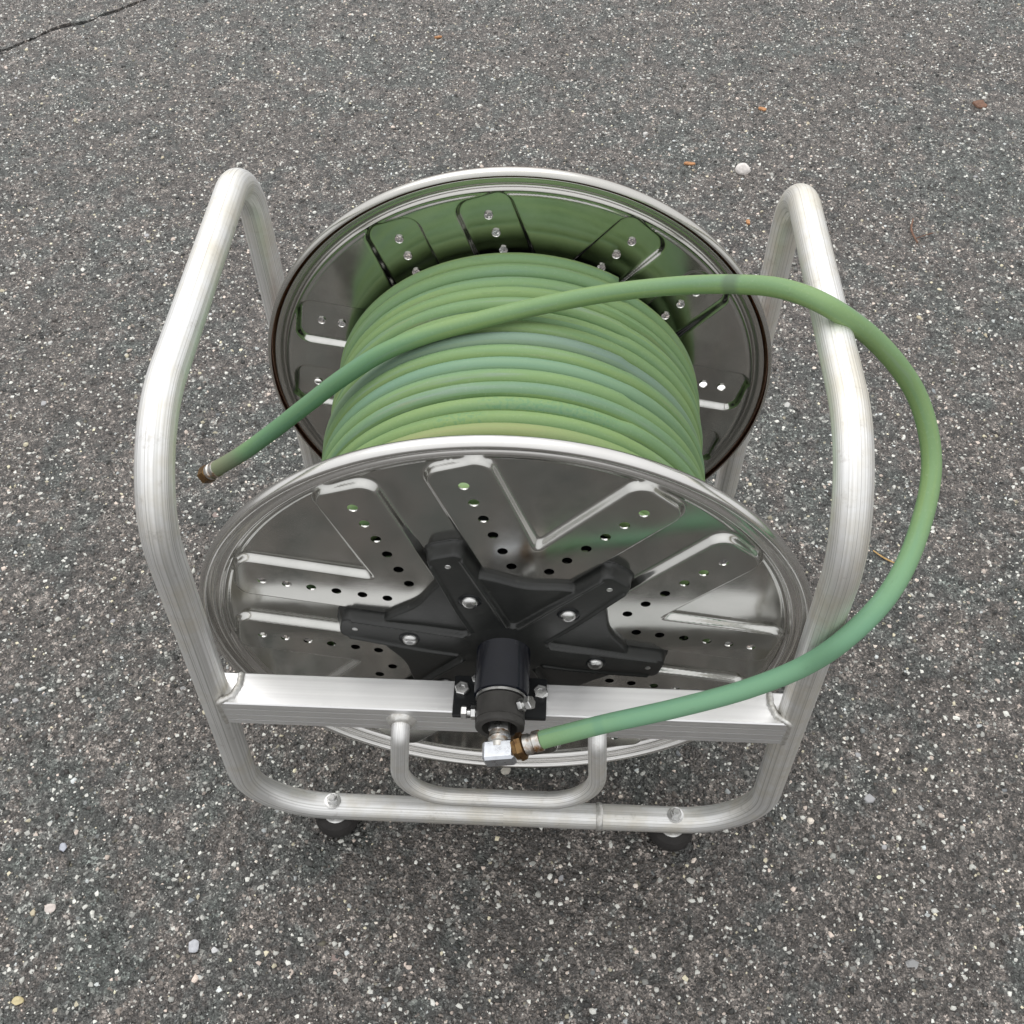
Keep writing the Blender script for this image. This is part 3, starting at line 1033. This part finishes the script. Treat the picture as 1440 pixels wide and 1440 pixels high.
M_HOSE = m_rubber("green_rubber_free", darkv=[(L[kd], .007, .55, (.10, .13, .10)), (L[kt] - .004, .004, .35, (.07, .16, .12)),
                                              (L[-1] - .02, .03, .8, (.19, .20, .13)), (L[0] + .17, .16, .75, (.165, .36, .24)),
                                              (L[-1] - .16, .11, .6, (.09, .24, .15))])
V, F, UV = sweep(fpath, HR, 24)
mesh_obj("free_length", V, F, M_HOSE, hose, uv=UV)
# outer layer of the winding
RC = .1689
pitch = .01425
y_end = .2745; turns = 18.6
npt = int(turns * 110)
cpath = []
for i in range(npt + 1):
    t = turns * i / npt
    k = math.floor(t); fr = t - k
    # each turn runs nearly square to the axle and steps over in the hidden lower part
    step = sstep(np.array((fr - .40) / .3)).item()
    th = R_(-90) + R_(150) + 2 * math.pi * t
    y = y_end - pitch * (k + step) + .0006 * math.sin(t * 2.3) + .0004 * math.sin(th * 2 + k)
    r = RC + .0010 * math.sin(k * 1.9 + .5) + .0008 * math.sin(th + k * .7)
    cpath.append(Vector((r * math.cos(th), y, H + r * math.sin(th))))
CL = [0.0]
for i in range(1, len(cpath)): CL.append(CL[-1] + (cpath[i] - cpath[i - 1]).length)
def near_v(u, v):
    q = at_z(u, v, H + RC + .007)
    return CL[min(range(len(cpath)), key=lambda i: (cpath[i] - q).length)]
M_COIL = m_rubber("green_rubber_wound", printv=((near_v(770, 563), .055), (near_v(640, 580), .020)),
                  darkv=[(near_v(700, 470), .22, .55, (.18, .25, .24)), (near_v(700, 500), .18, .5, (.17, .30, .25)),
                         (near_v(730, 460) - .5, .10, .5, (.30, .24, .15)), (near_v(600, 600), .12, .5, (.30, .30, .13))])
V, F, UV = sweep(cpath, .0077, 16)
mesh_obj("winding", V, F, M_COIL, hose, uv=UV, label="closely laid turns of green hose on the drum")
# inner layer closing the gaps
cpath = []
for i in range(int(18 * 72) + 1):
    t = i / 72
    th = 2 * math.pi * t
    cpath.append(Vector(((RC - .0125) * math.cos(th), .012 + .0148 * t, H + (RC - .0125) * math.sin(th))))
V, F, UV = sweep(cpath, .0074, 8)
mesh_obj("inner_winding", V, F, M_COIL, hose, uv=UV)
# ferrules and nuts
def coupling(p, d, mats, end=False):
    d = Vector(d).normalized()
    fer = lathe(p, d, [(-.004, .0068), (-.0035, .0080), (.001, .0082), (.0022, .0070), (.0034, .0069), (.0046, .0080), (.0085, .0080), (.0095, .0070), (.0098, .004)], 32)
    f = mesh_obj("ferrule", *fer, mats[0], hose, sharp=35)
    nut = lathe(p, d, [(.0096, .0080), (.0100, .0089), (.0195, .0089), (.0205, .0080), (.0206, .0058), (.0160, .0055), (.0158, .0001)], 6, .35)
    mesh_obj("coupling_nut", *nut, mats[1], f, smooth=True, sharp=30)
    return f
coupling(fpath[-1], fpath[-1] - fpath[-2], (M_RUSTY, M_BRASS))
c0 = lathe(hstart, -X_, [(-.003, .0068), (-.0025, .0083), (.003, .0085), (.0040, .0074), (.0055, .0072), (.0068, .0082), (.0105, .0083), (.0112, .0074)], 32)
f_ = mesh_obj("ferrule", *c0, M_RUSTY, hose, sharp=35)
c1 = lathe(hstart, -X_, [(.0112, .0085), (.0118, .0108), (.0162, .0112), (.0170, .0098), (.0200, .0090)], 6, .2)
mesh_obj("coupling_nut", *c1, M_BRASS, f_, smooth=True, sharp=30)

# ------------------------------------------------------------------ loose bits on the asphalt
M_NEEDLE = m_simple("dry_needle", (.42, .27, .10), .6, 0, 200, .3)
M_BARK = m_simple("orange_bark", (.44, .22, .10), .8, 0, 200, .4)
M_LEAF = m_simple("brown_leaf", (.16, .085, .055), .75, 0, 150, .4)
def pebble(u, v, s, tone, label, flat=.6, seed=0):
    rg = np.random.default_rng(seed)
    p = at_z(u, v, s * .3)
    nu, nv = 18, 10
    V = []; F = []
    sc = (1, rg.uniform(.7, .95), flat)
    off = rg.normal(0, 1, (6, 3)) * np.array([1, 1, .6]); off /= np.linalg.norm(off, axis=1)[:, None]; lim = rg.uniform(.50, .82, 6)
    for j in range(nv + 1):
        ph = math.pi * j / nv
        for i in range(nu):
            th = 2 * math.pi * i / nu
            d = np.array([math.cos(th) * math.sin(ph), math.sin(th) * math.sin(ph), math.cos(ph)])
            q = d.copy()
            for o_, l_ in zip(off, lim):                       # facets struck off the lump
                k_ = q @ o_
                if k_ > l_: q = q - o_ * (k_ - l_)
            q = q * (1 + rg.uniform(-.03, .03))
            V.append((p.x + q[0] * s * sc[0], p.y + q[1] * s * sc[1], max(-.0005, s * sc[2] * .35 + q[2] * s * sc[2])))
    for j in range(nv):
        for i in range(nu):
            F.append((j * nu + i, (j + 1) * nu + i, (j + 1) * nu + (i + 1) % nu, j * nu + (i + 1) % nu))
    o = mesh_obj("pebble", V, F, m_simple("pebble_stone", tone, .6, 0, 160, .18, .4, .0008), None, smooth=True, sharp=28)
    tag(o, label, "pebble")
    return o
pebble(1045, 238, .0135, (.74, .70, .67), "white angular pebble, the largest one behind the reel", .8, 1)
pebble(908, 188, .0055, (.60, .59, .57), "small white pebble beyond the far disc, nearer the top edge", .6, 2)
pebble(24, 1408, .0062, (.55, .47, .27), "pale yellow pebble in the near left corner", .6, 3)
pebble(70, 1276, .0058, (.62, .56, .52), "pinkish white pebble near the left edge of the foreground", .5, 4)
pebble(271, 1331, .0075, (.46, .47, .50), "grey blue pebble in the left foreground beside two smaller whites", .5, 5)
pebble(303, 1336, .0042, (.60, .60, .60), "small white pebble right of the grey blue one in front", .6, 6)
pebble(88, 1192, .0062, (.42, .44, .50), "grey oblong pebble left of the frame's near foot", .5, 7)
pebble(972, 1238, .0050, (.62, .61, .57), "white pebble just in front of the near right foot", .5, 8)
pebble(712, 1083, .0060, (.55, .52, .46), "cream pebble below the elbow fitting, inside the frame", .4, 9)
def sliver(u0, v0, u1, v1, r, m_, label, name, cat, flat=.5, bend=.06, branches=()):
    a, b_ = at_z(u0, v0, .0022), at_z(u1, v1, .0026)
    P = [a, a.lerp(b_, .5) + Vector((bend * (b_ - a).y, -bend * (b_ - a).x, .0006)), b_]
    P = catmull(P, 6)
    rad = [r * (.65 + .35 * math.sin(math.pi * (i + 1) / (len(P) + 1))) for i in range(len(P))]
    V, F, UV = sweep(P, rad, 7)
    for (f, u2, v2) in branches:
        q = catmull([a.lerp(b_, f), at_z(u2, v2, .003)], 4)
        V2, F2, UV2 = sweep(q, r * .5, 5)
        F += [tuple(i + len(V) for i in x) for x in F2]; V += V2
    V = [Vector((v.x, v.y, .0008 + v.z * flat)) for v in V]
    o = mesh_obj(name, V, F, m_, None)
    return tag(o, label, cat)
sliver(1228, 774, 1262, 793, .0012, M_NEEDLE, "short yellow pine needle between the right upright and the hose loop", "pine_needle", "pine needle")
sliver(1284, 308, 1290, 342, .0018, M_LEAF, "small brown twig with a side branch beyond the right handle", "twig", "twig", 1.0, .1, ((.8, 1312, 328),))
def scrap(u, v, w_, h_, rot, m_, label, name="bark_scrap", cat="bark scrap", seed=0):
    rg = np.random.default_rng(seed)
    p = at_z(u, v, .002)
    ring = []
    for i in range(10):
        a = 2 * math.pi * i / 10
        q = abs(math.cos(a)) ** .6 * math.copysign(1, math.cos(a)) * w_ * rg.uniform(.8, 1.1), abs(math.sin(a)) ** .6 * math.copysign(1, math.sin(a)) * h_ * rg.uniform(.8, 1.1)
        ring.append((q[0] * math.cos(rot) - q[1] * math.sin(rot), q[0] * math.sin(rot) + q[1] * math.cos(rot)))
    V = [(p.x + x, p.y + y, .0008) for x, y in ring] + [(p.x + x * .93, p.y + y * .93, .0030 + rg.uniform(-.0004, .0008)) for x, y in ring] + [(p.x, p.y, .0038)]
    F = [(i, (i + 1) % 10, 10 + (i + 1) % 10, 10 + i) for i in range(10)] + [(10 + i, 10 + (i + 1) % 10, 20) for i in range(10)]
    o = mesh_obj(name, V, F, m_, None, smooth=False)
    return tag(o, label, cat)
scrap(970, 230, .0105, .0035, -.05, M_BARK, "flat orange bark scrap left of the white angular pebble", seed=1)
scrap(1072, 153, .0080, .0040, -.5, M_BARK, "orange bark scrap above the white angular pebble, near the far edge", seed=2)
scrap(1378, 146, .0125, .0130, .3, M_LEAF, "dark reddish brown leaf scrap near the far right corner", "leaf_scrap", "leaf", seed=3)
scrap(1052, 312, .0030, .0060, .1, M_BARK, "tiny orange bark scrap left of the right handle", seed=4)
scrap(616, 52, .0080, .0030, .3, M_BARK, "small tan bark scrap near the middle of the far edge", seed=5)
